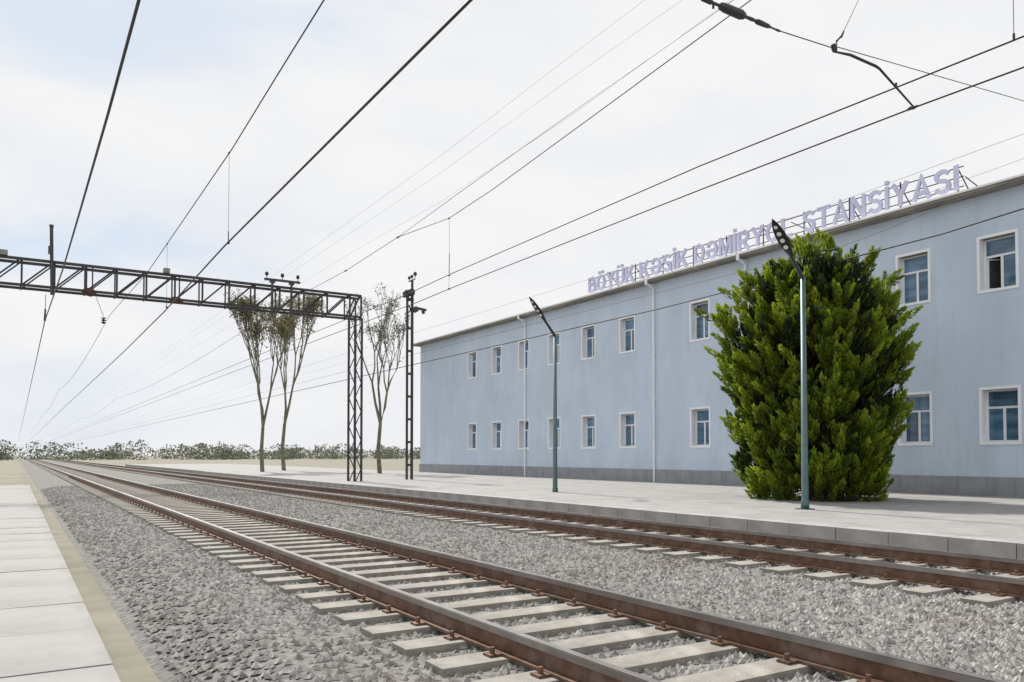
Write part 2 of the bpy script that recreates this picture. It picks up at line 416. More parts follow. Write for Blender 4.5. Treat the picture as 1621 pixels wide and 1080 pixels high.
def window(yc, z0, z1, opened=False):
    a, b = yc - WW/2 + SUR, yc + WW/2 - SUR
    s = MB()
    s.box((FX - .025, a - SUR, z0 - SUR), (FX + .02, b + SUR, z0)); s.box((FX - .025, a - SUR, z1), (FX + .02, b + SUR, z1 + SUR))
    s.box((FX - .023, a - SUR, z0), (FX + .02, a, z1)); s.box((FX - .023, b, z0), (FX + .02, b + SUR, z1))
    # reveals
    t = .03
    s.box((FX + .02, a - t, z0), (FX + DEP + .09, a, z1)); s.box((FX + .02, b, z0), (FX + DEP + .09, b + t, z1))
    s.box((FX + .02, a, z1), (FX + DEP + .09, b, z1 + t), 1); s.box((FX + .02, a, z0 - t), (FX + DEP + .09, b, z0))  # lintel face in the dark concrete colour: shade painted under the window head
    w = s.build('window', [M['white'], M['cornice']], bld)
    w.matrix_parent_inverse = Matrix.Translation(-Vector(bld.location))
    xf = FX + DEP; fw = .055
    zt = z0 + (z1 - z0) * .66; ym = (a + b) / 2
    f = MB()
    f.box((xf, a, z0), (xf + .06, b, z0 + fw)); f.box((xf, a, z1 - fw), (xf + .06, b, z1))
    f.box((xf + .001, a, z0 + fw), (xf + .06, a + fw, z1 - fw)); f.box((xf + .001, b - fw, z0 + fw), (xf + .06, b, z1 - fw))
    f.box((xf - .004, a + fw, zt - .035), (xf + .06, b - fw, zt + .035)); f.box((xf - .002, ym - .04, z0 + fw), (xf + .06, ym + .04, zt - .035))
    fr = f.build('window_frame', M['upvc'], w); fr.matrix_parent_inverse = Matrix()
    def pane(p, q, r, u):
        o = MB().box((xf + .03, p, r), (xf + .045, q, u)).build('pane', M['pane'], w); o.matrix_parent_inverse = Matrix()
    pane(a + fw, b - fw, zt + .035, z1 - fw)
    pane(a + fw, ym - .04, z0 + fw, zt - .035)
    if not opened: pane(ym + .04, b - fw, z0 + fw, zt - .035)
    else:      # inward-opened sash, dark room behind
        hx, hy = xf + .06, b - fw - .01; wd = (b - fw - ym - .04); an = math.radians(52)
        q = lambda u, z: (hx + math.sin(an) * u, hy - math.cos(an) * u, z)
        sh = MB()
        for u in (0.02, wd - .02): sh.bar(q(u, z0 + fw), q(u, zt - .04), .05, .05)
        for z in (z0 + fw + .025, zt - .065): sh.bar(q(.02, z), q(wd - .02, z), .05, .05)
        o = sh.build('open_sash', M['upvc'], w); o.matrix_parent_inverse = Matrix()
        o = MB().bar(q(.045, (z0 + zt) / 2), q(wd - .045, (z0 + zt) / 2), .012, zt - z0 - fw - .1).build('sash_glass', M['dark'], w); o.matrix_parent_inverse = Matrix()
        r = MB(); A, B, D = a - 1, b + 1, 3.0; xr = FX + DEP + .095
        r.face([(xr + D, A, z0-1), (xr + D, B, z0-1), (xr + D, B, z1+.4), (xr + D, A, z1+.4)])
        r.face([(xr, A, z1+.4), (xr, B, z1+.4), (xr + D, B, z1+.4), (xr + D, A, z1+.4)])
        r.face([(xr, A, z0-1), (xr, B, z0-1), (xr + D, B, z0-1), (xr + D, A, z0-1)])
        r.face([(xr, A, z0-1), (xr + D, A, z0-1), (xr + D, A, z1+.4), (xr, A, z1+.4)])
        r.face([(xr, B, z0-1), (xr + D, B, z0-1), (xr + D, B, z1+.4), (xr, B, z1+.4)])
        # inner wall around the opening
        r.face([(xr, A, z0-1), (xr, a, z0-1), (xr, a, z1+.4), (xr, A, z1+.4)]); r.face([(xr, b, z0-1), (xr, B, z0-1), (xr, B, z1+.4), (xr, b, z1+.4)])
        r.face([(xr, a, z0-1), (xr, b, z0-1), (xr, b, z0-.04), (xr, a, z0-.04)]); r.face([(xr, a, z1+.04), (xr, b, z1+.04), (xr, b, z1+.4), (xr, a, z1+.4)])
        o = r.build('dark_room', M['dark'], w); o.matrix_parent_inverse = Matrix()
    return w
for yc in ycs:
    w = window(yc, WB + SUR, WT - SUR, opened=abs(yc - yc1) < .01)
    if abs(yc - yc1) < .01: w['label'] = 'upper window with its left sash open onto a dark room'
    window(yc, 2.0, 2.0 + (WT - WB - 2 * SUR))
# downpipes with white hopper through the cornice
for px in (1036.5, 1182.5, 905):
    yy = ty(px, 450) if px > 1000 else ty(1036.5, 450) + 5.7 * 2
    d = MB().tube([(FX - .10, yy, .1), (FX - .10, yy, HT - .42)], .05, 10)
    for z in (2.0, 4.2, 6.4): d.box((FX - .13, yy - .07, z), (FX, yy + .07, z + .04))
    d.build('downpipe', M['flashing'], bld)
    h = MB().box((x0 - .07, yy - .075, HT - .26), (x0 - .035, yy + .075, HT - .02)).box((x0 - .07, yy - .07, HT - .30), (FX - .02, yy + .07, HT - .262))
    h.tube([(x0 + .1, yy, HT - .30), (FX - .10, yy, HT - .42)], .045, 8)
    h.build('rainwater_hopper', M['flashing'], bld)
# dark round dish by the wall
dp = P(1372.5, 436, X=FX)
dish = thing('satellite_dish', (FX - .02, dp.y, dp.z - .1), 'small dark round dish on the pale blue wall beside the conifer', 'satellite dish')
d = MB(); cx = Vector((FX - .32, dp.y, dp.z)); ax = Vector((-.75, -.45, .35)).normalized()
u = ax.cross(Vector((0, 0, 1))).normalized(); v = u.cross(ax); rings = []
for k, (r, dz) in enumerate(((0.001, -.05), (.07, -.045), (.13, -.03), (.175, -.005), (.19, .01), (.165, .012))):
    rings.append([cx + ax * dz + (u * math.cos(2*math.pi*j/20) + v * math.sin(2*math.pi*j/20)) * r for j in range(20)])
for r0, r1 in zip(rings, rings[1:]):
    for j in range(20): d.face([r0[j], r0[(j+1) % 20], r1[(j+1) % 20], r1[j]])
d.build('reflector', M['steel'], dish)
MB().tube([cx - ax * .05, (FX - .12, dp.y, dp.z - .12), (FX - .0, dp.y, dp.z - .12)], .018, 6).build('bracket', M['steel'], dish)
MB().tube([cx - v * .18, cx + ax * .2], .008, 5).tube([cx + ax * .17, cx + ax * .23], .022, 6).build('feed_arm', M['steel'], dish)

# ------------------------------------------------------------------ rooftop lettering
SX = 25.66
sign = thing('roof_sign', (SX, 24, HT), 'lilac capital letters on a dark steel frame along the station roof edge', 'sign')
ZL = HT + .12
CAP = .80
def arc(cx, cy, rx, ry, a0, a1, n=12):
    return [(cx + rx * math.cos(math.radians(a0 + (a1 - a0) * i / n)), cy + ry * math.sin(math.radians(a0 + (a1 - a0) * i / n))) for i in range(n + 1)]
T = .165; h_ = T / 2
def ring(w): return arc(w / 2, .5, w / 2 - h_, .5 - h_, 0, 360, 24)
GL = {
 'I': (T, [[(h_, 0), (h_, 1)]]), 'T': (.68, [[(0, 1 - h_), (.68, 1 - h_)], [(.34, 0), (.34, 1 - T)]]),
 'L': (.60, [[(h_, 0), (h_, 1)], [(T, h_), (.60, h_)]]),
 'N': (.74, [[(h_, 0), (h_, 1)], [(.74 - h_, 0), (.74 - h_, 1)], [(h_, .98), (.74 - h_, .02)]]),
 'M': (.88, [[(h_, 0), (h_, 1)], [(.88 - h_, 0), (.88 - h_, 1)], [(h_ + .02, .97), (.44, .08), (.88 - h_ - .02, .97)]]),
 'A': (.84, [[(.09, 0), (.42, .96), (.75, 0)], [(.22, .30), (.62, .30)]]),
 'K': (.78, [[(h_, 0), (h_, 1)], [(T, .36), (.68, 1)], [(.34, .56), (.69, 0)]]),
 'Y': (.80, [[(.40, 0), (.40, .46)], [(.08, 1), (.40, .44), (.72, 1)]]),
 'D': (.76, [[(h_, 0), (h_, 1)], [(T, 1 - h_), (.34, 1 - h_)] + arc(.34, .5, .76 - h_ - .34, .5 - h_, 90, -90, 14) + [(T, h_)]]),
 'O': (.82, [ring(.82)]),
 'U': (.74, [[(h_, 1), (h_, .36)] + arc(.37, .36, .37 - h_, .36 - h_, 180, 360, 12) + [(.74 - h_, 1)]]),
 'B': (.72, [[(h_, 0), (h_, 1)], [(T, 1 - h_), (.38, 1 - h_)] + arc(.38, .74, .20, .26 - h_, 90, -90, 8) + [(T, .56)], [(T, .50), (.42, .50)] + arc(.42, .29, .22, .29 - h_, 90, -90, 8) + [(T, h_)]]),
 'R': (.76, [[(h_, 0), (h_, 1)], [(T, 1 - h_), (.42, 1 - h_)] + arc(.42, .70, .22, .30 - h_, 90, -90, 8) + [(T, .46)], [(.38, .42), (.68, 0)]]),
 'S': (.70, [arc(.35, .73, .25, .27 - h_, 20, 180, 10) + arc(.35, .735, .25, .20, 180, 250, 5)[1:] + arc(.35, .29, .26, .235, 70, 0, 6) + arc(.35, .27, .26, .27 - h_, 0, -165, 10)[1:]]),
 'E': (.82, [arc(.41, .5, .41 - h_, .5 - h_, 155, -180, 22) , [(.10, .47), (.70, .47)]]),
}
DOTS = {'Ö': ('O', (.24, .56)), 'Ü': ('U', (.20, .54)), 'İ': ('I', (h_,)), 'Ə': ('E', ())}
def glyph(ch):
    basech, dots = DOTS.get(ch, (ch, ()))
    w, st_ = GL[basech]; st_ = list(st_) + [[(x, 1.08), (x, 1.25)] for x in dots]
    return w, st_
words = [('BÖYÜK', 932, 1004), ('KƏSİK', 1013, 1089), ('DƏMİRYOL', 1099.5, 1254), ('STANSİYASI', 1272, 1519)]
for text, pa, pb in words:
    ya, yb = P(pa, 420, X=SX).y, P(pb, 420, X=SX).y
    gl = [glyph(c) for c in text]; gap = .13
    tot = sum(g[0] for g in gl) + gap * (len(gl) - 1); k = (ya - yb) / tot; cur = ya
    for w_, strokes in gl:
        b = MB(); th = .05
        for si, line in enumerate(strokes):
            pts = [Vector(p) for p in line]; closed = (pts[0] - pts[-1]).length < 1e-4
            offs = []
            for i, p in enumerate(pts):
                d0 = (p - pts[i - 1]).normalized() if i > 0 else ((pts[-1] - pts[-2]).normalized() if closed else None)
                d1 = (pts[i + 1] - p).normalized() if i + 1 < len(pts) else ((pts[1] - pts[0]).normalized() if closed else None)
                d0 = d0 or d1; d1 = d1 or d0
                nn = (Vector((-d0.y, d0.x)) + Vector((-d1.y, d1.x))).normalized()
                offs.append(nn * (h_ / max(.55, nn.dot(Vector((-d0.y, d0.x))))))
            dx = si * .002
            V = lambda q, z: (SX + z, cur - q.x * k, ZL + q.y * CAP)
            rows = [[V(p + o, -th - dx), V(p - o, -th - dx), V(p - o, th + dx), V(p + o, th + dx)] for p, o in zip(pts, offs)]
            for r0, r1 in zip(rows, rows[1:]):
                for j, mi in ((0, 0), (1, 1), (2, 1), (3, 1)): b.face([r0[j], r0[(j + 1) % 4], r1[(j + 1) % 4], r1[j]], mi)
            if not closed: b.face(rows[0], 1); b.face(rows[-1][::-1], 1)
        b.build('letter', [M['letter'], M['letter_side']], sign)
        cur -= (w_ + gap) * k
yL, yR = P(930, 440, X=SX).y, P(1526, 280, X=SX).y
for (pa, pb) in ((930, 1254), (1224, 1526)):
    a, b = P(pa, 420, X=SX).y, P(pb, 420, X=SX).y
    for z in (.10, .42, .74):
        MB().bar((SX + .075 + z * .002, a, ZL + z), (SX + .075 + z * .002, b, ZL + z), .028, .028).build('rail', M['signframe'], sign)
yy = yR + .25
while yy < yL + .1:
    MB().bar((SX + .11, yy, HT), (SX + .11, yy, ZL + .86), .035, .035).build('post', M['signframe'], sign)
    MB().bar((SX + .12, yy, ZL + .72), (SX + 1.0, yy, HT + .01), .03, .03).build('brace', M['signframe'], sign)
    yy += 1.98
MB().bar((SX + .11, yR + .02, ZL + .40), (SX + .11, yR - .45, HT), .03, .03).build('brace', M['signframe'], sign)
yg = P(1249, 360, X=SX).y
MB().bar((SX + .13, yg, ZL + .62), (SX + .13, yg - 1.1, HT + .02), .03, .03).build('brace', M['signframe'], sign)

# ------------------------------------------------------------------ gantry across the tracks
GY = 37.0
def gx(px, py=450): return P(px, py, Y=GY).x
GT = P(300, 441.0, Y=GY).z; GB = P(160, 465.0, Y=GY).z
GD = .75
gr = gx(572, 472); g0 = gx(33, 430); pw = (gx(184, 450) - g0) / 3
gan = thing('signal_gantry', (gr, GY, 0), 'dark steel lattice gantry spanning the tracks at the left', 'gantry')
left = g0 - 9 * pw
for yq in (GY, GY + GD):
    MB().angle((left, yq, GT), (gr, yq, GT), .12).build('top_chord', M['steel'], gan)
    MB().angle((left, yq, GB), (gr, yq, GB), .11).build('bottom_chord', M['steel'], gan)
xs = [left]
while xs[-1] + pw < gr - .3: xs.append(xs[-1] + pw)
xs.append(gr - .02)
for i, x in enumerate(xs):
    for j, yq in enumerate((GY, GY + GD)):
        MB().angle((x, yq + .02, GB + .06), (x, yq + .02, GT), .065 if j == 0 else .05, up=(1, 0, 0)).build('upright', M['steel'], gan)
        if i + 1 < len(xs):
            MB().angle((x + .08, yq + .035, GB + .06), (xs[i+1] - .06, yq + .035, GT - .01), .06 if j == 0 else .05).build('diagonal', M['steel'], gan)
    MB().bar((x, GY + .07, GB - .005), (x, GY + GD, GB - .005), .06).build('cross_tie', M['steel'], gan)
    MB().bar((x, GY + .07, GT + .02), (x, GY + GD, GT + .02), .06).build('cross_tie', M['steel'], gan)
for x in (left + .1, gr - .1):
    for yq in (GY - .04, GY + GD + .08):
        MB().bar((x - .22, yq, -.1), (x - .22, yq, GB - .008), .09).bar((x + .12, yq, -.1), (x + .12, yq, GB - .008), .09).build('leg', M['steel'], gan)
    z = 0.2; s = 1
    lat = MB()
    while z < GB - .9:
        for yq in (GY - .04, GY + GD + .08): lat.bar((x - .2 if s > 0 else x + .1, yq, z), (x + .1 if s > 0 else x - .2, yq, z + .7), .04)
        z += .7; s = -s
    lat.build('leg_lacing', M['steel'], gan)
# boxes on the top chord
for px, wd in ((4, .34), (264, .24)):
    x = gx(px, 410 if px < 100 else 437)
    b = MB().box((x - wd / 2, GY - .08, GT + .13), (x + wd / 2, GY + .25, GT + .13 + .2))
    for k in (-.3, .3): b.box((x + k * wd - .02, GY, GT + .05), (x + k * wd + .02, GY + .1, GT + .13))
    b.build('junction_box', M['grille'], gan)
# lumps where hangers are clamped under the truss
for px, py, r in ((141, 463, .20), (279, 476, .17)):
    p = P(px, py, Y=GY - .05); b = MB()
    b.tube([p + Vector((-.28, 0, 0)), p + Vector((-.15, 0, .03)), p + Vector((.1, 0, .02)), p + Vector((.27, 0, -.03))], [.04, r * .8, r, .04], 7)
    b.bar(p + Vector((.12, 0, .05)), p + Vector((.12, 0, 1.1)), .05)
    b.build('hanger_clamp', M['rust'], gan)
# upright post fixed on its face
a, b_ = P(82.5, 467, Y=GY - .09), P(81.5, 360, Y=GY - .09)
pm = MB().tube([a, b_], .065, 8).build('mast_post', M['steel'], gan)
c = P(79, 396, Y=GY - .12); o = MB().box((c.x - .06, c.y - .06, c.z - .16), (c.x + .06, c.y + .05, c.z + .16)).tube([b_, b_ + Vector((0, 0, .10))], .08, 8).build('post_fitting', M['steel'], pm); o.matrix_parent_inverse = Matrix()
# three insulator crossarm
YA = GY - .12
p, q = P(418.5, 441.5, Y=YA), P(475, 448.5, Y=YA); q.z = p.z
ca = MB().bar(p, q, .09, .10)
for px in (431, 461.5):
    x = P(px, 450, Y=YA).x; ca.box((x - .045, YA - .05, GB - .3), (x + .045, YA + .05, p.z - .05)); ca.box((x - .12, YA - .06, p.z - .14), (x + .12, YA + .06, p.z - .052))
ca = ca.build('insulator_crossarm', M['steel'], gan)
def pin_insulator(p, s=1.0):
    z = lambda k: p + Vector((0, 0, k * s))
    return MB().tube([z(0), z(.11), z(.12), z(.16), z(.21), z(.22), z(.28), z(.31)], [.016*s, .016*s, .05*s, .082*s, .085*s, .075*s, .065*s, .02*s], 10)
for px in (422.3, 447, 471.5):
    x = P(px, 444, Y=YA).x
    o = pin_insulator(Vector((x, YA, p.z + .05))).build('insulator', M['porcelain'], ca, smooth=True); o.matrix_parent_inverse = Matrix()

# hangers carrying the left wires under the gantry
h1 = P(72.5, 466, Y=GY); h2 = P(71, 508, Y=GY)
b = MB().tube([h1, h1.lerp(h2, .55)], .012, 5).tube([h1.lerp(h2, .55), h2], [.03, .045], 8)
tag(b.build('wire_hanger', M['porcelain']), 'thin dark hanger dropping below the gantry at the far left wire', 'hanger')
h3 = P(152, 470, Y=GY); h4 = P(164, 501, Y=GY)
b = MB().tube([h3, h4], .010, 5)
for k in range(3): b.tube([h4 + Vector((0, 0, -.02 - k*.1)), h4 + Vector((0, 0, -.05 - k*.1)), h4 + Vector((0, 0, -.11 - k*.1))], [.03, .11, .03], 8)
tag(b.build('suspension_insulator', M['porcelain']), 'slanting hanger with grey insulator discs under the rusty gantry clamp', 'insulator')

# ------------------------------------------------------------------ overhead wires
def sagline(pts, Ynear=-8.0):
    """extend the first segment back behind the camera"""
    a, b = Vector(pts[0]), Vector(pts[1]); d = (a - b) / (a - b).length
    t = (a.y - Ynear) / max(.02, -d.y) if d.y < 0 else 0
    return [a + d * t] + [Vector(p) for p in pts]
def catpts(a, b, sag, n=12):
    a, b = Vector(a), Vector(b)
    return [a.lerp(b, i / n) - Vector((0, 0, 4 * sag * (i / n) * (1 - i / n))) for i in range(n + 1)]
# left catenary: messenger, contact wire, droppers
XL = 3.72
cat = thing('catenary', (XL, 0, 6), 'left track catenary: thick black contact wire below a thinner messenger wire', 'overhead line')
cpts = [P(745, 0, X=XL - .05), P(355, 390, X=XL), P(262, 491.5, X=XL + .05)]
e = cpts[-1]; cpts += [Vector((XL + .1, 37, e.z)), Vector((XL, 90, e.z)), Vector((XL, 300, e.z))]
MB().tube(sagline(cpts), .017, 8).build('contact_wire', M['wire'], cat)
mpts = [P(513, 0, X=XL - .02), P(440, 117.5, X=XL), P(368, 235, X=XL), P(300, 334.5, X=XL), P(232, 433.5, X=XL), P(178, 494, X=XL)]
e = mpts[-1]; mpts += catpts((XL, e.y + 2, e.z + .03), (XL, 95, e.z + .1), .55) + catpts((XL, 96, e.z + .1), (XL, 150, e.z + .1), .55) + catpts((XL, 151, e.z + .1), (XL, 300, e.z + .1), .6)
mpts = [p for i, p in enumerate(mpts) if i == 0 or p.y > mpts[i - 1].y + .01 or i < 6]
MB().tube(sagline(mpts), .0115, 7).build('messenger_wire', M['wire'], cat)
for (ax_, ay_), (bx_, by_) in (((368, 235), (356.5, 390)), ((265, 386), (263.5, 487))):
    a, b = P(ax_, ay_, X=XL), P(bx_, by_, X=XL); b.y = a.y = (a.y + b.y) / 2
    MB().tube([a, b], .0042, 5).tube([b, b + Vector((0, 0, .25))], .011, 5).build('dropper', M['wire_grey'], cat)
    for p_, r_ in ((a, .024), (b, .034)):
        MB().tube([p_ + Vector((0, -.055, .0)), p_ + Vector((0, 0, .008)), p_ + Vector((0, .055, 0))], [r_ * .5, r_, r_ * .5], 7).build('clamp', M['wire'], cat)

# right catenary over the second track
XR = 9.15
ctr = thing('catenary', (XR, 0, 6), 'right track catenary: two parallel long wires with messenger wire and droppers above', 'overhead line')
up = [P(1621, 57.5, X=XR), P(1418, 139, X=XR), P(1110, 262, X=XR), P(711, 435, X=XR), P(636, 470, X=XR)]
lo = [P(1621, 106.5, X=XR), P(1447, 170.5, X=XR), P(1110, 300, X=XR), P(712, 457, X=XR), P(661, 478.5, X=XR)]
for pts in (up, lo):
    e = pts[-1]; pts += [Vector((XR, 60, e.z + .02)), Vector((XR, 300, e.z))]
    MB().tube(sagline(pts), .010, 7).build('contact_wire', M['wire'], ctr)
ms = [P(1189, 0, X=XR), P(985, 150, X=XR), P(780, 300, X=XR), P(711, 345.5, X=XR), P(630, 375.5, X=XR), P(547.5, 428.7, X=XR), P(487, 461, X=XR)]
e = ms[-1]; ms += catpts(Vector((XR, e.y + 3, e.z + .03)), Vector((XR, 95, e.z)), .55) + catpts((XR, 96, e.z), (XR, 150, e.z), .55) + catpts((XR, 151, e.z), (XR, 300, e.z), .6)
MB().tube(sagline(ms), .0085, 7).build('messenger_wire', M['wire'], ctr)
yd = P(711, 345.5, X=XR).y
dz = [P(711, 345.5, X=XR).z, P(711.5, 435.5, X=XR).z, P(712, 457, X=XR).z]
MB().tube([(XR, yd, dz[0]), (XR + .01, yd, dz[1])], .004, 5).tube([(XR, yd, dz[1] + .02), (XR + .012, yd, dz[1] + .55)], .009, 5).tube([(XR, yd, dz[1]), (XR, yd, dz[2])], .004, 5).build('dropper', M['wire_grey'], ctr)
for z in dz: MB().tube([(XR, yd - .05, z), (XR, yd, z), (XR, yd + .05, z)], [.012, .028, .012], 7).build('clamp', M['wire'], ctr)
for px, py in ((630, 375.5), (547.5, 428.7)):
    c = P(px, py, X=XR); MB().tube([c + Vector((0, -.12, 0)), c, c + Vector((0, .12, 0))], [.012, .03, .012], 7).build('clamp', M['wire'], ctr)
a = P(1605, 62, X=XR); MB().tube([a, a + Vector((0, 0, .9)), a + Vector((.02, -.02, 1.9))], .004, 5).tube([a + Vector((0, 0, -.02)), a + Vector((0, 0, .06))], .014, 6).build('dropper', M['wire_grey'], ctr)
def wire(pts, r, label, m='wire', nm='overhead_wire', far=None):
    pts = [Vector(p) for p in pts]
    if far is not None: pts.append(Vector((pts[-1].x, far, pts[-1].z)))
    return tag(MB().tube(sagline(pts), r, 6).build(nm, M[m]), label, 'wire')
wire([P(1161, 0, X=XR), P(945, 150, X=XR), P(733, 301, X=XR), P(631, 375, X=XR)], .0062, 'dark wire running just above the messenger wire and meeting it at a clamp')
wire([P(1152, 3, X=XR), P(900, 186, X=XR), P(700, 318, X=XR), P(560, 398, X=XR)], .0022, 'very faint thin wire nearest above the pair of dark messenger wires', 'wire_grey', far=380)
wire([P(1080, 0, X=XR), P(890, 134, X=XR), P(700, 272, X=XR), P(490, 412, X=XR)], .0024, 'pale thin wire second from the top among the faint middle wires', 'wire_grey', far=380)
wire([P(1020, 0, X=XR), P(860, 122, X=XR), P(700, 245, X=XR), P(450, 424, X=XR)], .0026, 'pale thin topmost wire among the faint middle wires in the sky', 'wire_grey', far=380)
# far left feeder
XA = 1.1
apts = [P(220, 0, X=XA + .05), P(172, 177, X=XA), P(125, 340, X=XA - .02), P(100, 425, X=XA - .05), P(71, 508, Y=GY)]
wire(apts, .020, 'single dark wire at the far left falling steeply to the gantry', far=380)
a = P(137, 300, X=XA)
# wires in front of the building
XB = 20.0
def bw(pix, r, label, m, far):
    pts = [P(px, py, X=XB) for px, py in pix]
    return wire(pts, r, label, m, 'overhead_wire' if r < .02 else 'black_cable', far=far)
bw([(1621, 330), (1490, 371), (1345, 409), (1200, 449), (1040, 490)], .021, 'thick black cable crossing in front of the blue wall above the windows', 'cable', 380)
bw([(1621, 280), (1500, 323), (1400, 365), (1330, 391)], .0085, 'thin grey wire across the blue wall between roof edge and black cable', 'wire_grey', 380)
bw([(1621, 212), (1560, 234), (1500, 256), (1300, 330)], .005, 'faint thin wire in the sky passing just above the last letter', 'wire_grey', 380)
bw([(1621, 251), (1560, 273), (1525, 285), (1350, 350)], .004, 'faint thin wire skimming the roof edge right of the letters', 'wire_grey', 380)

# cross span with insulator and steady arm
SY = 5.6
cs = thing('cross_span', (7.6, SY, 6), 'cross span wire at the upper right with black insulator and bent brown arm', 'span wire')
J = P(1321, 77, Y=SY)
i0, i1 = P(1108, -4, Y=SY), P(1232, 48.5, Y=SY)
farL = i0 + (i0 - i1) * 5
endR = P(1621, 160, Y=SY); post = endR + (endR - J) * .6
MB().tube([i1, J], .0058, 6).tube([J + Vector((.03, 0, .03)), endR, post], .0048, 6).tube([farL, i0], .006, 6).build('span_wire', M['wire'], cs)
def al(t): return i0.lerp(i1, t)
ins = MB()
ins.tube([al(-.12), al(.02), al(.03), al(.13), al(.15), al(.24)], [.014, .014, .026, .028, .016, .016], 10)
ins.tube([al(.235), al(.25), al(.30), al(.50), al(.545), al(.56)], [.018, .036, .046, .049, .034, .018], 12)
ins.tube([al(.56), al(.66)], [.016, .020], 8)
dd = (i1 - i0).normalized()
ins = ins.build('insulator', M['porcelain'], cs, smooth=False)
cl = MB().tube([al(.655), al(.69)], [.017, .013], 8).tube([al(.69), al(.72), al(.80), al(.86), al(.90)], [.016, .028, .026, .022, .010], 8)
cl.tube([al(.90), al(1.0)], .0095, 6).tube([al(.97), al(1.02)], .012, 6)
c = al(.16); MB().tube([c + Vector((0, 0, -.005)), c + Vector((0, 0, -.055))], .013, 6).build('split_pin', M['steel'], cs)
cl.build('clevis', M['steel'], cs)
MB().tube([J + Vector((-.025, 0, .045)), J, J + Vector((.01, 0, -.035))], [.026, .034, .024], 7).build('clamp', M['steel'], cs)
hA = P(1324, 72, Y=SY); hB = P(1332, 57, Y=SY - .01); hC = P(1360, -2, Y=SY - .05); hD = hC + (hC - hB) * 3
MB().tube([hA, P(1324.5, 65, Y=SY), hB], [.012, .012, .010], 6).tube([hB - (hC - hB) * .03, hB + (hC - hB) * .12], [.016, .012], 6).tube([hB, hC, hD], .0038, 5).build('hanger', M['wire_grey'], cs)
k1, k2 = P(1390, 106.5, Y=SY + .02), P(1444, 167, X=XR)
MB().tube([J + Vector((.01, 0, -.035)), J.lerp(k1, .35) + Vector((0, 0, .004)), k1 + (J - k1) * .06, k1 + (k2 - k1) * .04, k2], [.011, .016, .0165, .014, .0105], 8).build('steady_arm', M['arm'], cs)
g = P(1447, 170.5, X=XR)
MB().tube([k2, g], .012, 6).tube([g + Vector((0, .09, .0)), g + Vector((0, .05, .01)), g, g + Vector((0, -.05, .005))], [.012, .022, .02, .012], 7).build('contact_clamp', M['steel'], cs)
g = P(1418.5, 134, X=XR); MB().tube([g + Vector((0, 0, -.035)), g + Vector((0, 0, .02))], .015, 6).build('jumper_clamp', M['steel'], cs)

# ------------------------------------------------------------------ mast with transformer drum
MY = 38.5
mp_ = P(651, 480, Y=MY)
mast = thing('line_mast', (mp_.x, MY, 0), 'dark twin legged line mast with three insulators on top right of the gantry', 'mast')
def mz(py): return P(651, py, Y=MY).z
def mx(px): return P(px, 480, Y=MY).x
MB().box((mx(643.5), MY - .06, -.1), (mx(646.0), MY + .06, mz(474))).build('leg', M['concrete_pole'], mast)
MB().box((mx(651), MY - .06, -.1), (mx(654.0), MY + .06, mz(458))).build('leg', M['concrete_pole'], mast)
b = MB().box((mx(643.5), MY - .07, mz(477)), (mx(654.2), MY + .07, mz(472)))
zz = 1.0
while zz < mz(495): b.box((mx(646.6), MY - .05, zz), (mx(650.9), MY + .05, zz + .12)); zz += 1.2
b.bar((mx(646), MY - .1, mz(496)), (mx(652), MY - .1, mz(485)), .06).bar((mx(652), MY - .1, mz(496)), (mx(646), MY - .1, mz(485)), .06)
b.build('cross_tie', M['concrete_pole'], mast)
b = MB().bar((mx(652.5), MY, mz(458)), (mx(652.5), MY, mz(443.5)), .10); top = Vector((mx(652), MY, mz(449)))
b.bar((mx(647), MY - .0, mz(446.5)), (mx(657), MY, mz(441)), .06)
b.build('top_bracket', M['steel'], mast)
for px, py, s in ((647.7, 446, .9), (651.8, 443.5, .95), (657, 440, 1.15)):
    pin_insulator(Vector((mx(px), MY, mz(py))), s).build('insulator', M['porcelain'], mast, smooth=True)
c = P(648.5, 463, Y=MY); ax2 = Vector((.3, -1, -.05)).normalized()
b = MB().tube([c - ax2 * .22, c - ax2 * .2, c + ax2 * .2, c + ax2 * .22], [.14, .21, .21, .14], 14)
b.tube([c + ax2 * .22, c + ax2 * .24], [.09, .09], 12)
b.build('transformer_drum', M['porcelain'], mast)
c2 = P(643, 466, Y=MY + .05); MB().box((c2.x - .14, c2.y - .14, c2.z - .16), (c2.x + .12, c2.y + .14, c2.z + .12)).build('switch_box', M['steel'], mast)
b = MB().bar(P(654, 492, Y=MY), P(661, 488.5, Y=MY - .1), .26, .26).bar(P(660, 488, Y=MY - .1), P(675, 491.5, Y=MY - .3), .26, .10).tube([P(669, 492, Y=MY - .25), P(671, 497, Y=MY - .25)], .08, 6)
b.build('side_bracket', M['steel'], mast)

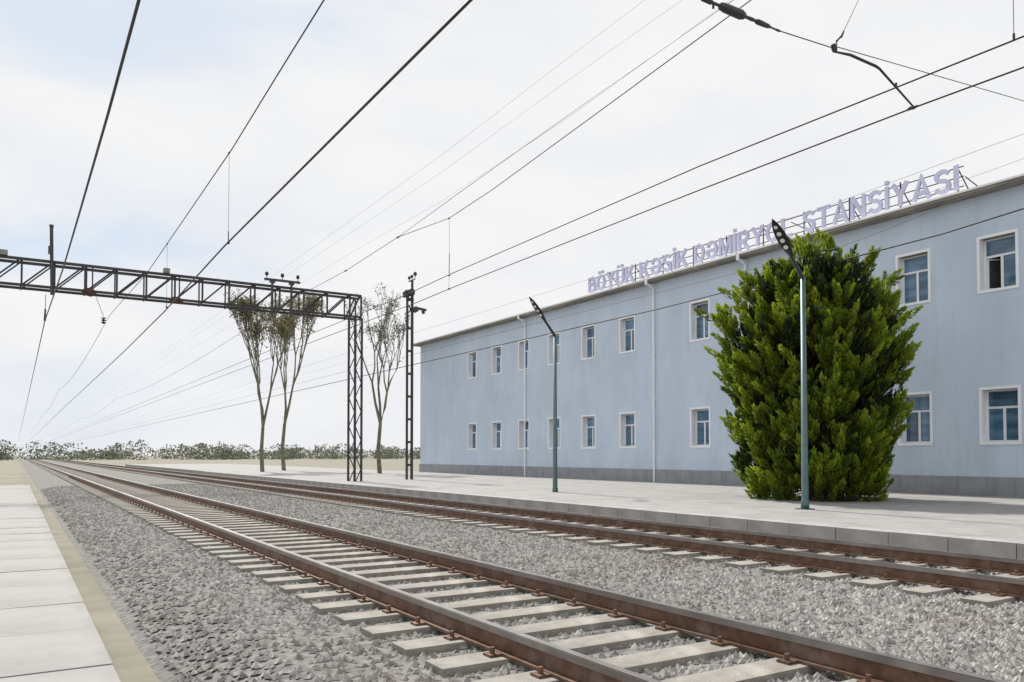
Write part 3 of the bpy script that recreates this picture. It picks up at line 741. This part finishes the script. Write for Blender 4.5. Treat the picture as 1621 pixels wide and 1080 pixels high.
# ------------------------------------------------------------------ street lamps
LX = 16.0
e = P(1271, 441, X=LX); LY = e.y; tip = P(1222, 346.5, Y=LY)
def lamp():
    t = thing('street_lamp', (LX, LY, .3), 'nearer street lamp in front of the conifer with slanting black lamp head', 'street lamp', 'street lamps along the platform')
    MB().tube([(LX, LY, .28), (LX, LY, .5), (LX, LY, .52), (LX, LY, e.z)], [.10, .10, .085, .058], 12).build('pole', M['lamp_pole'], t, smooth=True)
    MB().box((LX - .16, LY - .16, .28), (LX + .16, LY + .16, .32)).build('base_plate', M['lamp_pole'], t)
    d = (tip - e); L = d.length; d.normalize()
    side_ = d.cross(Vector((0, 1, 0))).normalized()
    if side_.z > 0: side_ = -side_          # underside normal
    MB().tube([e - Vector((0, 0, .06)), e, e + d * (L * .50)], [.057, .052, .038], 10).build('arm', M['lamp_black'], t, smooth=True)
    # LED head: flattened pointed body, width along Y, thickness along side_
    n0, h0, h1 = 14, L * .36, L
    hb = MB(); wv = Vector((0, 1, 0)); rings = []
    for i in range(n0 + 1):
        s = i / n0; c = e + d * (h0 + (h1 - h0) * s)
        w = .145 * (min(1, s / .38) ** .8) * (1 - max(0, (s - .5) / .5) ** 2.6) + .028 * (1 - s)
        w = max(w, .006); th = .045 * (1 - .5 * s) if s < 1 else .006
        rings.append([c + wv * (w * math.cos(a)) + side_ * (th * (math.sin(a) if math.sin(a) < 0 else .45 * math.sin(a))) for a in [2 * math.pi * k / 16 for k in range(16)]])
    for r0, r1 in zip(rings, rings[1:]):
        for j in range(16): hb.face([r0[j], r0[(j + 1) % 16], r1[(j + 1) % 16], r1[j]])
    hb.face(rings[0]); hb.face(rings[-1])
    hd = hb.build('lamp_head', M['lamp_black'], t)
    for s in (.28, .45, .62, .79):
        c = e + d * (h0 + (h1 - h0) * s) + side_ * .021
        r = .062 if s < .7 else .05
        lens = MB(); nn = 14
        ring = [c + wv * (r * math.cos(a)) + d * (r * .85 * math.sin(a)) for a in [2 * math.pi * k / nn for k in range(nn)]]
        lens.face([p + side_ * .012 for p in ring])
        for j in range(nn): lens.face([ring[j], ring[(j+1) % nn], ring[(j+1) % nn] + side_ * .012, ring[j] + side_ * .012])
        o = lens.build('led_lens', M['led'], hd); o.matrix_parent_inverse = Matrix()
    return t
l0 = lamp()
l1 = copy_tree(l0)
tp = P(837.5, 469.5, X=tip.x)
l1.location.y += tp.y - tip.y; l1.location.z += (tp.z - tip.z)
l1['label'] = 'farther street lamp, its black tip just left of the blue building roof'

# ------------------------------------------------------------------ vegetation
def spray(quads, tints, base, d, L, R, col, rng, n=70, bl=.13, bw_=.022, tipb=.9):
    """a pointed flame of scale-leaf blades around an axis"""
    d = d.normalized(); u = d.cross(Vector((.3, .9, .2))).normalized(); v = d.cross(u)
    for k in range(n):
        s = rng.random() ** .8
        prof = math.sin(math.pi * min(1, .18 + s * .82)) ** .8
        a = rng.random() * 6.283; rr = R * prof * rng.uniform(.25, 1)
        o = u * math.cos(a) + v * math.sin(a)
        p = base + d * (L * s) + o * rr
        bd = (d * 1.0 + o * rng.uniform(.15, .75) * (1 - .6 * s) + Vector((rng.uniform(-.15, .15), rng.uniform(-.15, .15), rng.uniform(0, .2)))).normalized()
        w = bd.cross(Vector((rng.uniform(-1, 1), rng.uniform(-1, 1), rng.uniform(-1, 1)))).normalized() * bw_ * rng.uniform(.7, 1.5)
        l_ = bl * rng.uniform(.6, 1.4)
        quads.append((p, p + bd * (l_ * .45) + w, p + bd * l_, p + bd * (l_ * .45) - w))
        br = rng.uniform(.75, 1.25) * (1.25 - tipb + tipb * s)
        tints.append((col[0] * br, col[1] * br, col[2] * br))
def thuja():
    rng = random.Random(11)
    top = P(1308, 363, X=20.6); cx, cy = top.x, top.y
    t = thing('conifer_tree', (cx, cy, .3), 'bushy green thuja tree with upright sprays in front of the station', 'tree')
    MB().tube([(cx, cy, .25), (cx + .03, cy, 1.0), (cx, cy + .05, 3.5), (cx, cy, top.z - .8)], [.22, .17, .11, .02], 10).build('trunk', M['bark'], t)
    tips = []
    fwd = Vector((math.sin(YAW), math.cos(YAW), 0)); rt = Vector((math.cos(YAW), -math.sin(YAW), 0))
    # outline leaders of this tree, depth spread about the trunk
    for px, py, dp_ in ((1308, 363, 0), (1279, 381, -.4), (1259, 372, .5), (1240, 404, -.3), (1222, 404, .1), (1212, 424, -.6), (1189, 428, -.1), (1176, 448, .3),
                        (1160, 455, -.2), (1140, 480, .1), (1128, 491, -.3), (1340, 397, .2), (1330, 388, -.5), (1376, 399, .0), (1364, 458, -.5), (1397, 437, -.2),
                        (1414, 427, .2), (1424, 460, -.3), (1436, 486, 0), (1298, 412, -1.0), (1266, 428, -1.1), (1322, 420, -1.2), (1343, 452, -.9), (1236, 447, -1.3),
                        (1290, 450, -1.7), (1330, 455, -1.8), (1200, 460, -1.2), (1375, 460, -1.4), (1255, 470, -2.0), (1405, 465, -1.0), (1225, 475, -1.8), (1310, 485, -2.3), (1350, 488, -2.2), (1175, 485, -1.0), (1385, 490, -1.8)):
        d0 = ray(px, py); dist = (Vector((cx, cy, 0)).dot(fwd) + dp_) / Vector((d0.x, d0.y, 0)).dot(fwd)
        tips.append(CAM + d0 * dist - Vector((0, 0, .16)))
    def rad(z):
        s = (top.z - z) / top.z
        return .2 + 3.6 * min(1, s / .42) ** .85 if s < .55 else 3.8 - (s - .55) * 1.6
    c2 = Vector((cx, cy, 0)) - rt * .5
    for i in range(215):                       # shell of the crown, all the way round
        a = rng.random() * 6.283; z = rng.uniform(1.0, top.z - 1.7)
        r = rad(z) * rng.uniform(.72, .96) * (.78 if z > 5.0 else .95)
        tips.append(Vector((c2.x + math.cos(a) * r * .74, c2.y + math.sin(a) * r * .80, z)))
    quads, tints = [], []; limbs = MB()
    for tp_ in tips:
        off = Vector((tp_.x - cx, tp_.y - cy, 0)); r = off.length
        lean = (Vector((0, 0, 1)) + off * (.27 if r > .01 else 0)).normalized()
        base = tp_ - lean * 1.5
        limbs.tube([Vector((cx, cy, max(.8, base.z - r * .5))), base, tp_ - lean * .2], [.03, .018, .004], 4, False)
        hue = rng.random()
        g = (.22 + .11 * hue, .32 + .08 * hue, .030)
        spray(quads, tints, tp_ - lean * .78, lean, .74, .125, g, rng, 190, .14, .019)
        for k in range(8):
            s = rng.uniform(.12, 1.0); a = rng.random() * 6.283
            o = Vector((math.cos(a), math.sin(a), 0)); rr = .05 + .36 * s
            p = tp_ - lean * (s * 1.45) + o * rr * .5
            dd_ = (lean * 1.0 + o * .55 + Vector((rng.uniform(-.2, .2), rng.uniform(-.2, .2), 0)))
            q = rng.random()
            g2 = (.07 + .27 * q, .125 + .30 * q, .014 + .018 * q)
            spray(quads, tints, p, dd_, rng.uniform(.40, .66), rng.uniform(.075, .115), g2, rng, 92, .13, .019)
    # inner mass of older shoots, gap shade deepened in their dark colour
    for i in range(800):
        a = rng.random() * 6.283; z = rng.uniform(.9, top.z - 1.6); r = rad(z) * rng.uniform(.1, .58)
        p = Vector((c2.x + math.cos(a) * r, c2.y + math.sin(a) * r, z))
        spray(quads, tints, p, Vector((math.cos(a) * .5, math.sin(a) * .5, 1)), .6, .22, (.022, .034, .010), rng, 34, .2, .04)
    limbs.build('limbs', M['bark'], t)
    tinted('crown', quads, tints, M['foliage'], t)
    b = MB(); n = 28
    ring = [(cx + 1.6 * math.cos(2*math.pi*k/n), cy + 1.6 * math.sin(2*math.pi*k/n), .308) for k in range(n)]
    b.face(ring); b.build('tree_pit', M['soil'], kind='structure')
thuja()

def bare_tree(loc, h, spread, label, seed, leaf_n, leaf_size, cols, depth=5, twig_r=.02, name='bare_tree', low=.14, cl=1):
    rng = random.Random(seed); loc = Vector(loc)
    t = thing(name, loc, label, 'tree')
    b = MB(); tips = []
    def grow(p, d, L, r, k):
        q = p + d * L
        mid = p.lerp(q, .5) + Vector((rng.uniform(-1, 1), rng.uniform(-1, 1), 0)) * L * .05
        b.tube([p, mid, q], [r, r * .85, r * .7], 6 if k < 2 else 4, False)
        if k >= depth - 3: tips.extend([mid, p.lerp(q, .8)])
        if k >= depth: tips.append(q); return
        for i in range(rng.choice((2, 3, 3))):
            a = rng.random() * 6.283; o = Vector((math.cos(a), math.sin(a), 0))
            nd = (d * .8 + o * spread * rng.uniform(.5, 1) + Vector((0, 0, .28))).normalized()
            grow(q, nd, L * rng.uniform(.62, .82), r * .62, k + 1)
    L0 = h * low; st0 = rng.getstate()
    grow(loc, Vector((0, 0, 1)), L0, h * .012, 0)
    L0 *= (h + .0) / max(p.z - loc.z for p in tips); rng.setstate(st0); b.__init__(); tips.clear()
    grow(loc, Vector((0, 0, 1)), L0, h * .012, 0)
    b.build('trunk', M['twig'] if cl else M['bark'], t)
    quads, tints = [], []
    for i in range(leaf_n):
        c = rng.choice(tips); 
        for j in range(cl):
            p = c + Vector((rng.gauss(0, 1), rng.gauss(0, 1), rng.gauss(0, 1))) * leaf_size * (.9 if cl > 1 else .8)
            u = Vector((rng.gauss(0, 1), rng.gauss(0, 1), rng.gauss(0, 1))).normalized()
            v = u.cross(Vector((rng.gauss(0, 1), rng.gauss(0, 1), rng.gauss(0, 1)))).normalized()
            s = leaf_size * rng.uniform(.6, 1.3)
            quads.append((p, p + u * s * .5 + v * s * .28, p + u * s, p + u * s * .5 - v * s * .28))
            f = rng.uniform(.75, 1.25); cc = rng.choice(cols); tints.append((cc[0]*f, cc[1]*f, cc[2]*f))
    tinted('crown', quads, tints, M['leaf'], t)
    return t
# brown-olive tree seen through the gantry, sparse pale tree right of it
p = P(418, 458, Y=62); bare_tree((p.x, 62, -.02), p.z, .30, 'olive brown twiggy tree showing through the right half of the gantry', 3, 3600, .20, [(.20, .18, .10), (.16, .16, .08), (.24, .21, .13)], depth=7, name='twiggy_tree')
p = P(452, 466, Y=66); bare_tree((p.x, 66, -.02), p.z, .26, 'second olive brown tree behind the gantry under the insulator crossarm', 8, 3000, .20, [(.20, .18, .10), (.17, .17, .08)], depth=7, name='twiggy_tree')
p = P(603, 447, Y=52); bare_tree((p.x, 52, -.02), p.z, .42, 'sparse pale tree with few leaves between gantry end and line mast', 21, 300, .16, [(.10, .11, .09), (.15, .15, .12), (.22, .23, .19)], low=.2, depth=6, name='sparse_tree', cl=5)

# far belt of trees on the flat horizon
rng = random.Random(5); quads, tints = [], []
for i in range(420):
    x = rng.uniform(-260, 420); y = rng.uniform(260, 340) ; h = rng.uniform(2.2, 6); r = rng.uniform(4, 8)
    for k in range(190):
        a = rng.random() * 6.283; q = rng.random(); rr = r * math.sqrt(rng.random()) * math.sin(math.pi * (.15 + .8 * q))
        p = Vector((x + math.cos(a) * rr, y + math.sin(a) * rr, h * q)); s = rng.uniform(.25, .75)
        u = Vector((rng.gauss(0, 1), rng.gauss(0, 1), rng.gauss(0, 1))).normalized(); v = u.cross(Vector((rng.gauss(0, 1), .3, rng.gauss(0, 1)))).normalized()
        quads.append((p, p + (u + v) * s * .6, p + u * s * 1.2, p + (u - v) * s * .6)); f = rng.uniform(.7, 1.3)
        tints.append((.14 * f, .155 * f, .11 * f))
tinted('distant_trees', quads, tints, M['leaf'], None, kind='stuff')
